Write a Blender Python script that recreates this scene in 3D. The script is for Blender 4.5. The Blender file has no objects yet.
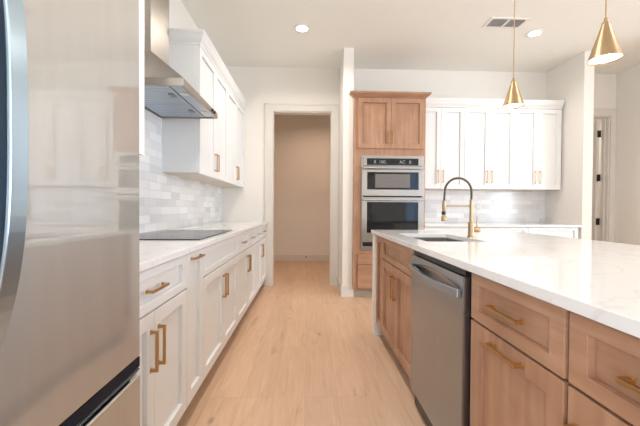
import bpy, bmesh, math, random
from mathutils import Vector, Matrix
random.seed(7)
PI = math.pi
sc = bpy.context.scene
COL = sc.collection

# ---------------------------------------------------------------- camera, world, exposure
cam_d = bpy.data.cameras.new('camera'); cam = bpy.data.objects.new('camera', cam_d); COL.objects.link(cam)
cam_d.sensor_width = 36.0; cam_d.lens = 333.04 / 640 * 36; cam_d.clip_start = 0.02
cam.matrix_world = (Matrix.Translation((0, 0, 1.1035)) @ Matrix.Rotation(-0.0352, 4, 'Z') @
                    Matrix.Rotation(PI / 2 - 0.0138, 4, 'X') @ Matrix.Rotation(0.0061, 4, 'Z'))
sc.camera = cam
w = bpy.data.worlds.new('sky'); sc.world = w; w.use_nodes = True
bg = w.node_tree.nodes['Background']; bg.inputs[0].default_value = (0.42, 0.62, 1.0, 1); bg.inputs[1].default_value = 1.2
sc.view_settings.view_transform = 'Standard'; sc.view_settings.look = 'None'
sc.view_settings.gamma = 1.0; sc.view_settings.exposure = 0.25
sc.cycles.use_denoising = True; sc.cycles.max_bounces = 10; sc.cycles.diffuse_bounces = 6
sc.cycles.sample_clamp_indirect = 6.0

def area(name, loc, rot, sx, sy, power, color):
    d = bpy.data.lights.new(name, 'AREA'); d.shape = 'RECTANGLE'; d.size = sx; d.size_y = sy
    d.energy = power; d.color = color
    o = bpy.data.objects.new(name, d); COL.objects.link(o); o.location = loc; o.rotation_euler = rot
    return o
DAY = (0.80, 0.90, 1.0)
ZC = 3.096                                   # ceiling height
YW = 4.75                                    # back wall plane
XW = -1.236                                  # left wall plane
YF, XR = -5.0, 7.5                           # rear wall and far right wall of the open plan room
REAR_WINDOWS = [(3.85, 4.75)]          # x ranges in the wall behind
LEFT_FILL_WINDOW = (-3.6, -1.4)                                     # y range of an unseen left wall window, added for fill light
SIDE_WINDOWS = [(-4.2, -2.6), (-2.0, -0.4), (0.2, 1.8)]        # y ranges in the far right wall
for a, b in REAR_WINDOWS:                    # daylight entering by the windows
    area('daylight', ((a + b) / 2, YF - 0.16, 1.55), (PI / 2, 0, 0), b - a, 2.1, 14, (0.45, 0.7, 1.0))
for a, b in SIDE_WINDOWS:
    area('daylight', (XR + 0.16, (a + b) / 2, 1.55), (PI / 2, 0, PI / 2), b - a, 2.1, 135, DAY)

a, b = LEFT_FILL_WINDOW
area('daylight', (XW - 0.16, (a + b) / 2, 1.55), (PI / 2, 0, -PI / 2), b - a, 2.1, 175, DAY)  # fill for the right wall and island fronts, through the added window

# ---------------------------------------------------------------- helpers
def tag(o, label=None, cat=None, group=None, kind=None):
    if label: o['label'] = label
    if cat: o['category'] = cat
    if group: o['group'] = group
    if kind: o['kind'] = kind
    return o

def thing(name, loc, label, cat, group=None):
    o = bpy.data.objects.new(name, None); o.empty_display_size = 0.05
    COL.objects.link(o); o.location = loc
    return tag(o, label, cat, group)

def wloc(o):
    v = Vector((0, 0, 0))
    while o is not None:
        v += Vector(o.location); o = o.parent
    return v

class MB:
    """collects shapes given in world coordinates into one mesh"""
    def __init__(s): s.bm = bmesh.new()
    def box(s, x0, x1, y0, y1, z0, z1):
        if x0 > x1: x0, x1 = x1, x0
        if y0 > y1: y0, y1 = y1, y0
        if z0 > z1: z0, z1 = z1, z0
        v = [s.bm.verts.new(p) for p in ((x0,y0,z0),(x1,y0,z0),(x1,y1,z0),(x0,y1,z0),(x0,y0,z1),(x1,y0,z1),(x1,y1,z1),(x0,y1,z1))]
        for f in ((3,2,1,0),(4,5,6,7),(0,1,5,4),(1,2,6,5),(2,3,7,6),(3,0,4,7)):
            s.bm.faces.new([v[i] for i in f])
        return s
    def loft(s, rings, cap=True, closed=False):
        R = [[s.bm.verts.new(p) for p in r] for r in rings]
        n = len(R[0])
        pairs = list(zip(R, R[1:])) + ([(R[-1], R[0])] if closed else [])
        for a, b in pairs:
            for i in range(n):
                s.bm.faces.new((a[i], a[(i+1) % n], b[(i+1) % n], b[i]))
        if cap and not closed:
            s.bm.faces.new(list(reversed(R[0]))); s.bm.faces.new(R[-1])
        return s
    def lathe(s, c, prof, n=24, axis='Z', cap=True):
        rings = []
        for r, h in prof:
            ring = []
            for i in range(n):
                a = 2 * PI * i / n; ca, sa = r * math.cos(a), r * math.sin(a)
                p = {'Z': (ca, sa, h), 'X': (h, ca, sa), 'Y': (sa, h, ca)}[axis]
                ring.append((c[0] + p[0], c[1] + p[1], c[2] + p[2]))
            rings.append(ring)
        return s.loft(rings, cap)
    def tube(s, pts, r, n=10):
        pts = [Vector(p) for p in pts]; rings = []
        ref = None
        for i, p in enumerate(pts):
            t = (pts[min(i+1, len(pts)-1)] - pts[max(i-1, 0)]).normalized()
            if ref is None:
                ref = Vector((0, 0, 1)) if abs(t.z) < 0.9 else Vector((0, 1, 0))
            u = (ref - t * ref.dot(t)).normalized(); v = t.cross(u); ref = u
            rr = r[i] if isinstance(r, (list, tuple)) else r
            rings.append([p + u * math.cos(2*PI*k/n) * rr + v * math.sin(2*PI*k/n) * rr for k in range(n)])
        return s.loft(rings)
    def sweep(s, pts, u, v, hu, hv):
        """rectangular bar along pts, half sizes hu, hv along fixed directions u, v"""
        u, v = Vector(u), Vector(v)
        return s.loft([[Vector(p)+u*hu+v*hv, Vector(p)-u*hu+v*hv, Vector(p)-u*hu-v*hv, Vector(p)+u*hu-v*hv] for p in pts])
    def build(s, name, m, parent=None, bevel=0, seg=2, smooth=False):
        bm = s.bm
        bmesh.ops.recalc_face_normals(bm, faces=bm.faces)
        me = bpy.data.meshes.new(name)
        org = wloc(parent) if parent is not None else None
        if org is None:
            xs = [v.co.x for v in bm.verts]; ys = [v.co.y for v in bm.verts]; zs = [v.co.z for v in bm.verts]
            loc = Vector(((min(xs)+max(xs))/2, (min(ys)+max(ys))/2, min(zs)))
        else:
            loc = org
        for v in bm.verts: v.co -= loc
        if smooth:
            for f in bm.faces: f.smooth = True
        bm.to_mesh(me); bm.free()
        for mm in (m if isinstance(m, (list, tuple)) else [m]): me.materials.append(mm)
        o = bpy.data.objects.new(name, me); COL.objects.link(o)
        if parent is not None: o.parent = parent
        else: o.location = loc
        if bevel:
            b = o.modifiers.new('bevel', 'BEVEL'); b.width = bevel; b.segments = seg
            b.limit_method = 'ANGLE'; b.angle_limit = 0.6
            b.harden_normals = False
        if smooth and hasattr(me, 'set_sharp_from_angle'): me.set_sharp_from_angle(angle=0.7)
        return o

def struct(o, label=None):
    o['kind'] = 'structure'
    if label: o['label'] = label
    return o

# ---------------------------------------------------------------- materials
def newmat(name):
    m = bpy.data.materials.new(name); m.use_nodes = True
    return m, m.node_tree.nodes, m.node_tree.links, m.node_tree.nodes['Principled BSDF']

def simple(name, col, rough=0.5, metal=0.0, coat=0.0, emit=None, es=0.0, noise=0.0, nscale=8.0, spec=None):
    m, N, L, b = newmat(name)
    b.inputs['Base Color'].default_value = (*col, 1); b.inputs['Roughness'].default_value = rough
    b.inputs['Metallic'].default_value = metal; b.inputs['Coat Weight'].default_value = coat
    if spec is not None: b.inputs['Specular IOR Level'].default_value = spec
    if emit: b.inputs['Emission Color'].default_value = (*emit, 1); b.inputs['Emission Strength'].default_value = es
    if noise:
        tc = N.new('ShaderNodeTexCoord'); n = N.new('ShaderNodeTexNoise'); n.inputs['Scale'].default_value = nscale
        n.inputs['Detail'].default_value = 4
        L.new(tc.outputs['Object'], n.inputs['Vector'])
        r = N.new('ShaderNodeMapRange'); r.inputs['To Min'].default_value = 1 - noise; r.inputs['To Max'].default_value = 1 + noise
        L.new(n.outputs['Fac'], r.inputs['Value'])
        mx = N.new('ShaderNodeVectorMath'); mx.operation = 'SCALE'; mx.inputs[0].default_value = col
        L.new(r.outputs['Result'], mx.inputs['Scale']); L.new(mx.outputs['Vector'], b.inputs['Base Color'])
        bp = N.new('ShaderNodeBump'); bp.inputs['Strength'].default_value = 0.04; bp.inputs['Distance'].default_value = 0.002
        n2 = N.new('ShaderNodeTexNoise'); n2.inputs['Scale'].default_value = 220
        L.new(tc.outputs['Object'], n2.inputs['Vector']); L.new(n2.outputs['Fac'], bp.inputs['Height']); L.new(bp.outputs['Normal'], b.inputs['Normal'])
    return m

def ramp(N, stops):
    r = N.new('ShaderNodeValToRGB'); e = r.color_ramp.elements
    while len(e) > 1: e.remove(e[-1])
    e[0].position = stops[0][0]; e[0].color = (*stops[0][1], 1)
    for p, c in stops[1:]:
        x = e.new(p); x.color = (*c, 1)
    return r

def steel(name, col, rough, axis='Z', streak=60.0, var=0.05, bump=False):
    """brushed stainless: long streaks along one axis"""
    m, N, L, b = newmat(name)
    b.inputs['Metallic'].default_value = 1.0
    tc = N.new('ShaderNodeTexCoord'); mp = N.new('ShaderNodeMapping')
    s = {'X': (1.5, streak, streak), 'Y': (streak, 1.5, streak), 'Z': (streak, streak, 1.5)}[axis]
    mp.inputs['Scale'].default_value = s
    n = N.new('ShaderNodeTexNoise'); n.inputs['Scale'].default_value = 2.0; n.inputs['Detail'].default_value = 5
    L.new(tc.outputs['Object'], mp.inputs['Vector']); L.new(mp.outputs['Vector'], n.inputs['Vector'])
    r = N.new('ShaderNodeMapRange'); r.inputs['To Min'].default_value = max(0.02, rough - var); r.inputs['To Max'].default_value = rough + var
    L.new(n.outputs['Fac'], r.inputs['Value']); L.new(r.outputs['Result'], b.inputs['Roughness'])
    c = ramp(N, [(0.3, tuple(x * 0.93 for x in col)), (0.7, col)])
    L.new(n.outputs['Fac'], c.inputs['Fac']); L.new(c.outputs['Color'], b.inputs['Base Color'])
    bp = N.new('ShaderNodeBump'); bp.inputs['Strength'].default_value = 0.03; bp.inputs['Distance'].default_value = 0.001
    if bump: L.new(n.outputs['Fac'], bp.inputs['Height']); L.new(bp.outputs['Normal'], b.inputs['Normal'])
    return m

def wood(name, c0, c1, c2, axis='Z', rough=0.42):
    m, N, L, b = newmat(name)
    b.inputs['Roughness'].default_value = rough; b.inputs['Coat Weight'].default_value = 0.15
    b.inputs['Coat Roughness'].default_value = 0.3
    tc = N.new('ShaderNodeTexCoord'); mp = N.new('ShaderNodeMapping')
    s = {'X': (1.0, 14, 14), 'Y': (14, 1.0, 14), 'Z': (14, 14, 1.0)}[axis]
    mp.inputs['Scale'].default_value = s
    L.new(tc.outputs['Object'], mp.inputs['Vector'])
    n = N.new('ShaderNodeTexNoise'); n.inputs['Scale'].default_value = 2.2; n.inputs['Detail'].default_value = 8; n.inputs['Distortion'].default_value = 0.6
    L.new(mp.outputs['Vector'], n.inputs['Vector'])
    big = N.new('ShaderNodeTexNoise'); big.inputs['Scale'].default_value = 3.5; big.inputs['Detail'].default_value = 3
    L.new(tc.outputs['Object'], big.inputs['Vector'])
    ad = N.new('ShaderNodeMath'); ad.operation = 'MULTIPLY_ADD'; ad.inputs[1].default_value = 0.5
    L.new(big.outputs['Fac'], ad.inputs[0])
    hm = N.new('ShaderNodeMath'); hm.operation = 'MULTIPLY'; hm.inputs[1].default_value = 0.5
    L.new(n.outputs['Fac'], hm.inputs[0]); L.new(hm.outputs[0], ad.inputs[2])
    r = ramp(N, [(0.34, c0), (0.5, c1), (0.66, c2)])
    L.new(ad.outputs[0], r.inputs['Fac']); L.new(r.outputs['Color'], b.inputs['Base Color'])
    bp = N.new('ShaderNodeBump'); bp.inputs['Strength'].default_value = 0.05; bp.inputs['Distance'].default_value = 0.001
    L.new(n.outputs['Fac'], bp.inputs['Height']); L.new(bp.outputs['Normal'], b.inputs['Normal'])
    return m

def floor_mat():
    m, N, L, b = newmat('oak_planks')
    tc = N.new('ShaderNodeTexCoord'); mp = N.new('ShaderNodeMapping')
    mp.inputs['Rotation'].default_value = (0, 0, PI / 2)
    L.new(tc.outputs['Object'], mp.inputs['Vector'])
    def brick(sc_, c1, c2, mort):
        t = N.new('ShaderNodeTexBrick'); t.inputs['Scale'].default_value = 1.0
        t.inputs['Brick Width'].default_value = 1.9; t.inputs['Row Height'].default_value = 0.185
        t.inputs['Mortar Size'].default_value = mort; t.inputs['Mortar Smooth'].default_value = 0.3
        t.offset = 0.37; t.offset_frequency = 3; t.squash = 1.0
        t.inputs['Color1'].default_value = c1; t.inputs['Color2'].default_value = c2
        t.inputs['Mortar'].default_value = (0.0, 0.0, 0.0, 1)
        L.new(mp.outputs['Vector'], t.inputs['Vector']); return t
    t = brick(1, (0, 0, 0, 1), (1, 1, 1, 1), 0.0)
    # each plank shifts the grain
    sep = N.new('ShaderNodeSeparateColor'); L.new(t.outputs['Color'], sep.inputs['Color'])
    gm = N.new('ShaderNodeMapping'); gm.inputs['Scale'].default_value = (9.0, 1.0, 1)
    L.new(tc.outputs['Object'], gm.inputs['Vector'])
    cm = N.new('ShaderNodeCombineXYZ'); mu = N.new('ShaderNodeMath'); mu.operation = 'MULTIPLY'; mu.inputs[1].default_value = 13.0
    L.new(sep.outputs[0], mu.inputs[0]); L.new(mu.outputs[0], cm.inputs['Z'])
    va = N.new('ShaderNodeVectorMath'); va.operation = 'ADD'
    L.new(gm.outputs['Vector'], va.inputs[0]); L.new(cm.outputs['Vector'], va.inputs[1])
    n = N.new('ShaderNodeTexNoise'); n.inputs['Scale'].default_value = 2.0; n.inputs['Detail'].default_value = 7; n.inputs['Distortion'].default_value = 1.3
    n.inputs['Roughness'].default_value = 0.6
    L.new(va.outputs['Vector'], n.inputs['Vector'])
    r = ramp(N, FLOOR_RAMP)
    L.new(n.outputs['Fac'], r.inputs['Fac'])
    # fine grain
    fm = N.new('ShaderNodeMapping'); fm.inputs['Scale'].default_value = (70, 2.0, 1); L.new(tc.outputs['Object'], fm.inputs['Vector'])
    n2 = N.new('ShaderNodeTexNoise'); n2.inputs['Scale'].default_value = 2.0; n2.inputs['Detail'].default_value = 4
    L.new(fm.outputs['Vector'], n2.inputs['Vector'])
    r2 = N.new('ShaderNodeMapRange'); r2.inputs['To Min'].default_value = 0.90; r2.inputs['To Max'].default_value = 1.09
    L.new(n2.outputs['Fac'], r2.inputs['Value'])
    r3 = N.new('ShaderNodeMapRange'); r3.inputs['To Min'].default_value = 0.95; r3.inputs['To Max'].default_value = 1.05
    L.new(sep.outputs[0], r3.inputs['Value'])
    # knots
    vo = N.new('ShaderNodeTexVoronoi'); vo.inputs['Scale'].default_value = 1.0
    km = N.new('ShaderNodeMapping'); km.inputs['Scale'].default_value = (4.4, 2.2, 1); L.new(tc.outputs['Object'], km.inputs['Vector'])
    L.new(km.outputs['Vector'], vo.inputs['Vector'])
    kr = N.new('ShaderNodeMapRange'); kr.inputs['From Min'].default_value = 0.02; kr.inputs['From Max'].default_value = 0.10
    kr.inputs['To Min'].default_value = 0.60; kr.inputs['To Max'].default_value = 1.0
    L.new(vo.outputs['Distance'], kr.inputs['Value'])
    m1 = N.new('ShaderNodeMath'); m1.operation = 'MULTIPLY'; L.new(r2.outputs[0], m1.inputs[0]); L.new(r3.outputs[0], m1.inputs[1])
    m2 = N.new('ShaderNodeMath'); m2.operation = 'MULTIPLY'; L.new(m1.outputs[0], m2.inputs[0]); L.new(kr.outputs[0], m2.inputs[1])
    seam = brick(1, (1, 1, 1, 1), (1, 1, 1, 1), 0.0022)
    sm = N.new('ShaderNodeMapRange'); sm.inputs['To Min'].default_value = 0.86; sm.inputs['To Max'].default_value = 1.0
    ss = N.new('ShaderNodeSeparateColor'); L.new(seam.outputs['Color'], ss.inputs['Color']); L.new(ss.outputs[0], sm.inputs['Value'])
    m3 = N.new('ShaderNodeMath'); m3.operation = 'MULTIPLY'; L.new(m2.outputs[0], m3.inputs[0]); L.new(sm.outputs[0], m3.inputs[1])
    sv = N.new('ShaderNodeVectorMath'); sv.operation = 'SCALE'
    L.new(r.outputs['Color'], sv.inputs[0]); L.new(m3.outputs[0], sv.inputs['Scale'])
    L.new(sv.outputs['Vector'], b.inputs['Base Color'])
    b.inputs['Roughness'].default_value = 0.42
    bp = N.new('ShaderNodeBump'); bp.inputs['Strength'].default_value = 0.15; bp.inputs['Distance'].default_value = 0.001
    L.new(m3.outputs[0], bp.inputs['Height']); L.new(bp.outputs['Normal'], b.inputs['Normal'])
    return m
FLOOR_RAMP = [(0.27, (0.42, 0.27, 0.165)), (0.36, (0.55, 0.37, 0.24)), (0.48, (0.60, 0.40, 0.27)), (0.62, (0.625, 0.425, 0.29)), (0.75, (0.67, 0.475, 0.34))]

def tile_mat(axis):
    """glazed hand made subway tile, each tile its own shade; axis = world axis along the rows"""
    m, N, L, b = newmat('glazed_tile_' + axis.lower())
    tc = N.new('ShaderNodeTexCoord'); sp = N.new('ShaderNodeSeparateXYZ'); L.new(tc.outputs['Object'], sp.inputs[0])
    cb = N.new('ShaderNodeCombineXYZ'); L.new(sp.outputs['XY'.index(axis)], cb.inputs['X']); L.new(sp.outputs['Z'], cb.inputs['Y'])
    def brick(c1, c2, mo, ms):
        t = N.new('ShaderNodeTexBrick'); t.inputs['Scale'].default_value = 1.0
        t.inputs['Brick Width'].default_value = 0.2; t.inputs['Row Height'].default_value = 0.0655
        t.inputs['Mortar Size'].default_value = ms; t.inputs['Mortar Smooth'].default_value = 0.2
        t.inputs['Color1'].default_value = c1; t.inputs['Color2'].default_value = c2; t.inputs['Mortar'].default_value = mo
        t.offset = 0.42; t.offset_frequency = 3
        L.new(cb.outputs[0], t.inputs['Vector']); return t
    t = brick((0, 0, 0, 1), (1, 1, 1, 1), (0.5, 0.5, 0.5, 1), 0.0)
    r = ramp(N, [(0.0, (0.66, 0.665, 0.68)), (0.35, (0.76, 0.765, 0.775)), (0.65, (0.81, 0.815, 0.825)), (1.0, (0.90, 0.905, 0.91))])
    L.new(t.outputs['Color'], r.inputs['Fac'])
    g = brick((1, 1, 1, 1), (1, 1, 1, 1), (0, 0, 0, 1), 0.0022)
    sg = N.new('ShaderNodeSeparateColor'); L.new(g.outputs['Color'], sg.inputs['Color'])
    mx = N.new('ShaderNodeMix'); mx.data_type = 'RGBA'; mx.inputs['A'].default_value = (0.72, 0.72, 0.72, 1)
    L.new(sg.outputs[0], mx.inputs['Factor']); L.new(r.outputs['Color'], mx.inputs['B'])
    L.new(mx.outputs['Result'], b.inputs['Base Color'])
    b.inputs['Roughness'].default_value = 0.13
    n = N.new('ShaderNodeTexNoise'); n.inputs['Scale'].default_value = 9; L.new(tc.outputs['Object'], n.inputs['Vector'])
    ad = N.new('ShaderNodeMath'); ad.operation = 'MULTIPLY_ADD'; ad.inputs[1].default_value = 0.35
    L.new(n.outputs['Fac'], ad.inputs[0]); L.new(sg.outputs[0], ad.inputs[2])
    bp = N.new('ShaderNodeBump'); bp.inputs['Strength'].default_value = 0.35; bp.inputs['Distance'].default_value = 0.003
    L.new(ad.outputs[0], bp.inputs['Height']); L.new(bp.outputs['Normal'], b.inputs['Normal'])
    return m

def quartz_mat():
    m, N, L, b = newmat('white_quartz')
    tc = N.new('ShaderNodeTexCoord'); n = N.new('ShaderNodeTexNoise'); n.inputs['Scale'].default_value = 1.6
    n.inputs['Detail'].default_value = 8; n.inputs['Distortion'].default_value = 1.8
    L.new(tc.outputs['Object'], n.inputs['Vector'])
    r = ramp(N, [(0.0, (0.735, 0.725, 0.72)), (0.485, (0.735, 0.725, 0.72)), (0.5, (0.67, 0.66, 0.655)), (0.515, (0.735, 0.725, 0.72)), (1.0, (0.735, 0.725, 0.72))])
    L.new(n.outputs['Fac'], r.inputs['Fac']); L.new(r.outputs['Color'], b.inputs['Base Color'])
    b.inputs['Roughness'].default_value = 0.09
    return m

WALL = simple('wall_paint', (0.80, 0.77, 0.72), 0.85, noise=0.015)
CEIL = simple('ceiling_paint', (0.84, 0.845, 0.80), 0.9, noise=0.01)
TRIM = simple('trim_paint', (0.70, 0.665, 0.62), 0.5)
WHITE = simple('white_cabinet_paint', (0.765, 0.775, 0.78), 0.38, coat=0.1)
CREAM = simple('cream_panel_paint', (0.80, 0.775, 0.74), 0.4)
OAK = floor_mat()
WOOD = wood('stained_maple', (0.30, 0.152, 0.088), (0.395, 0.212, 0.125), (0.48, 0.285, 0.18), 'Z')
WOODH = wood('stained_maple_rail', (0.30, 0.152, 0.088), (0.395, 0.212, 0.125), (0.48, 0.285, 0.18), 'Y')
WOODX = wood('stained_maple_across', (0.30, 0.152, 0.088), (0.395, 0.212, 0.125), (0.48, 0.285, 0.18), 'X')
TOE = simple('toe_kick_brown', (0.22, 0.15, 0.105), 0.6)
TOEW = simple('toe_kick_taupe', (0.42, 0.34, 0.27), 0.6)
MAPLE = wood('cabinet_underside_maple', (0.62, 0.53, 0.43), (0.67, 0.59, 0.49), (0.71, 0.64, 0.54), 'Y')
BRASS = steel('satin_brass', (0.42, 0.295, 0.172), 0.38, 'Z', 40)
PULL = steel('brushed_gold_pull', (0.55, 0.33, 0.14), 0.32, 'Z', 40)
FRIDGE = steel('fridge_stainless', (0.51, 0.50, 0.47), 0.42, 'Z', 10, 0.01)
fb = FRIDGE.node_tree.nodes['Principled BSDF']
fb.inputs['Metallic'].default_value = 0.72
fb.inputs['Coat Weight'].default_value = 1.0; fb.inputs['Coat Roughness'].default_value = 0.035; fb.inputs['Coat IOR'].default_value = 2.4
FACE = steel('handle_face_reflection', (0.54, 0.70, 0.84), 0.26, 'Z', 12, 0.01)  # light blue reflection on the handle front, put into the steel colour
BARSIDE = simple('handle_side_reflection', (0.03, 0.06, 0.11), 0.3, metal=0.3)  # dark navy reflection on the bar sides, painted as base colour
HANDLE = steel('handle_stainless', (0.56, 0.64, 0.72), 0.24, 'Z', 80)
STEEL = steel('brushed_stainless', (0.42, 0.395, 0.365), 0.30, 'X', 12, 0.01)
STEELY = steel('dishwasher_stainless', (0.39, 0.425, 0.47), 0.27, 'Z', 10, 0.01)
HOOD = steel('hood_stainless', (0.50, 0.465, 0.43), 0.36, 'Y', 20, 0.02)
FILTER = steel('filter_stainless', (0.55, 0.60, 0.66), 0.35, 'Y', 90)
QUARTZ = quartz_mat()
TILEY = tile_mat('Y'); TILEX = tile_mat('X')
BLACK = simple('black_plastic', (0.012, 0.012, 0.014), 0.35)
GLASSB = simple('black_oven_glass', (0.01, 0.011, 0.013), 0.05, spec=0.35)
SCREEN = simple('oven_window_screen', (0.16, 0.145, 0.135), 0.25)
COOK = simple('cooktop_glass', (0.03, 0.033, 0.04), 0.16, spec=0.2)
NAVY = simple('door_gasket_dark', (0.008, 0.010, 0.02), 0.6, spec=0.2)
PLASTIC = simple('white_plastic', (0.80, 0.78, 0.75), 0.4)
SLOTD = simple('dark_grey_metal', (0.10, 0.11, 0.13), 0.3, metal=0.6)
SLOT = simple('grille_grey', (0.30, 0.31, 0.32), 0.6)
GLOW = simple('lamp_lens', (1, 1, 1), 0.4, emit=(1.0, 0.93, 0.83), es=9.0)
GLOWP = simple('pendant_lens', (1, 1, 1), 0.4, emit=(1.0, 0.96, 0.9), es=5.0)
DIGIT = simple('display_digits', (0.30, 0.32, 0.34), 0.5)
SPRING = simple('black_steel_spring', (0.03, 0.028, 0.025), 0.3, metal=0.6)
IRON = simple('black_hinge', (0.01, 0.01, 0.01), 0.45)

# ---------------------------------------------------------------- the room
MBf = MB().box(XW - 0.12, XR + 0.12, YF - 0.12, 9.0, -0.1, 0.0)
struct(MBf.build('floor', OAK))
struct(MB().box(XW - 0.12, XR + 0.12, YF - 0.12, 9.0, ZC, ZC + 0.1).build('ceiling', CEIL))
struct(MB().box(XW-.12, XW, YF, LEFT_FILL_WINDOW[0], 0, ZC).box(XW-.12, XW, LEFT_FILL_WINDOW[1], 7.07, 0, ZC).box(XW-.12, XW, *LEFT_FILL_WINDOW, 0, 0.5).box(XW-.12, XW, *LEFT_FILL_WINDOW, 2.6, ZC).build('wall_left', WALL))

DX0, DX1, DZ = -0.513, 0.328, 2.475            # doorway into the pantry
RX0, RX1, RZ = 3.70, 4.413, 2.484              # hall doorway at the right
XH = 4.50                                      # hall side wall
wb = MB()
wb.box(XW, DX0, YW, YW + 0.12, 0, ZC); wb.box(DX0, DX1, YW, YW + 0.12, DZ, ZC); wb.box(DX1, RX0, YW, YW + 0.12, 0, ZC)
wb.box(RX0, RX1, YW, YW + 0.12, RZ, ZC); wb.box(RX1, XR, YW, YW + 0.12, 0, ZC)
struct(wb.build('wall_back', WALL))
struct(MB().box(XW, 1.6, 6.95, 7.07, 0, ZC).build('wall_pantry_back', WALL))
struct(MB().box(1.48, 1.6, YW + 0.12, 6.95, 0, ZC).build('wall_pantry_right', WALL))
struct(MB().box(0.431, 0.556, 4.145, YW, 0, ZC).build('wall_partition', WALL))
XN0, XN1, YN = 3.455, 3.582, 4.085
struct(MB().box(XN0, XN1, YN, YW, 0, ZC).build('wall_nook', WALL))
struct(MB().box(XH, XH + 0.12, 3.2, YW, 0, ZC).build('wall_hall', WALL))
struct(MB().box(XH + 0.12, XR, 3.2, 3.32, 0, ZC).build('wall_dining', WALL))
struct(MB().box(3.2, 3.32, YW + 0.12, 7.0, 0, ZC).build('wall_hall_left', WALL))
struct(MB().box(3.32, 5.4, 6.9, 7.0, 0, ZC).build('wall_hall_back', WALL))
struct(MB().box(5.3, 5.4, YW + 0.12, 6.9, 0, ZC).build('wall_hall_right', WALL))
# rear and far right walls with their window openings
W0, W1 = 0.5, 2.6
r = MB(); xs = [XW] + [v for ab in REAR_WINDOWS for v in ab] + [XR]
for i in range(0, len(xs), 2): r.box(xs[i], xs[i+1], YF - 0.12, YF, 0, ZC)
for a, b in REAR_WINDOWS: r.box(a, b, YF - 0.12, YF, 0, W0); r.box(a, b, YF - 0.12, YF, W1, ZC)
struct(r.build('wall_rear', WALL))
r = MB(); ys = [YF] + [v for ab in SIDE_WINDOWS for v in ab] + [3.32]
for i in range(0, len(ys), 2): r.box(XR, XR + 0.12, ys[i], ys[i+1], 0, ZC)
for a, b in SIDE_WINDOWS: r.box(XR, XR + 0.12, a, b, 0, W0); r.box(XR, XR + 0.12, a, b, W1, ZC)
struct(r.build('wall_right', WALL))
k = 0
for a, b in REAR_WINDOWS:
    k += 1; f = MB(); c = (a + b) / 2
    for x0, x1, z0, z1 in ((a, a+.05, W0, W1), (b-.05, b, W0, W1), (a+.05, b-.05, W0, W0+.05), (a+.05, b-.05, W1-.05, W1), (c-.02, c+.02, W0+.05, W1-.05)):
        f.box(x0, x1, YF - 0.09, YF - 0.03, z0, z1)
    struct(f.build('window_%d' % k, TRIM))
f = MB(); a, b = LEFT_FILL_WINDOW; c = (a+b)/2
for y0, y1, z0, z1 in ((a, a+.05, W0, W1), (b-.05, b, W0, W1), (a+.05, b-.05, W0, W0+.05), (a+.05, b-.05, W1-.05, W1), (c-.02, c+.02, W0+.05, W1-.05)):
    f.box(XW - 0.09, XW - 0.03, y0, y1, z0, z1)
struct(f.build('window_9', TRIM))  # frame of the added, unseen fill window
for a, b in SIDE_WINDOWS:
    k += 1; f = MB(); c = (a + b) / 2
    for y0, y1, z0, z1 in ((a, a+.05, W0, W1), (b-.05, b, W0, W1), (a+.05, b-.05, W0, W0+.05), (a+.05, b-.05, W1-.05, W1), (c-.02, c+.02, W0+.05, W1-.05)):
        f.box(XR + 0.03, XR + 0.09, y0, y1, z0, z1)
    struct(f.build('window_%d' % k, TRIM))

def casing(x0, x1, z1, y, cw, name, left=True, right=True, cwr=None):
    cwr = cwr or cw; t = 0.018
    m = MB()
    if left: m.box(x0 - cw, x0, y - t, y, 0, z1 + cw); m.box(x0 - cw, x0 - cw + 0.02, y - t - 0.006, y - t, 0, z1 + cw)
    if right: m.box(x1, x1 + cwr, y - t, y, 0, z1 + cw)
    m.box(x0, x1, y - t, y, z1, z1 + cw); m.box(x0 - cw, x1 + cwr, y - t - 0.006, y - t, z1 + cw - 0.02, z1 + cw)
    return struct(m.build(name, TRIM, bevel=0.002))
casing(DX0, DX1, DZ, YW, 0.105, 'trim_1', cwr=0.10)
m = MB(); m.box(DX0, DX0 + 0.015, YW, YW + 0.12, 0, DZ); m.box(DX1 - 0.015, DX1, YW, YW + 0.12, 0, DZ); m.box(DX0 + 0.015, DX1 - 0.015, YW, YW + 0.12, DZ - 0.015, DZ)
struct(m.build('trim_2', TRIM))
casing(RX0, RX1, RZ, YW, 0.105, 'trim_3', cwr=0.085)
m = MB(); m.box(RX0, RX0 + 0.015, YW, YW + 0.12, 0, RZ); m.box(RX1 - 0.015, RX1, YW, YW + 0.12, 0, RZ); m.box(RX0 + 0.015, RX1 - 0.015, YW, YW + 0.12, RZ - 0.015, RZ)
m.box(RX1 - 0.03, RX1 - 0.015, YW + 0.05, YW + 0.075, 0, RZ - 0.015)
struct(m.build('trim_4', TRIM))
# door leaf standing open into the room beyond
dl = struct(MB().box(4.345, 4.385, 4.892, 5.58, 0.012, 2.455).build('door_1', TRIM, bevel=0.002), 'painted hall door standing open with black hinges')
for z in (0.93, 1.59, 2.25):
    h = MB(); h.box(4.352, 4.397, 4.876, 4.892, z - 0.05, z + 0.05); h.lathe((4.386, 4.873, z), [(0.008, -0.052), (0.008, 0.052)], 10)
    h.build('hinge', IRON, dl)

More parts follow.
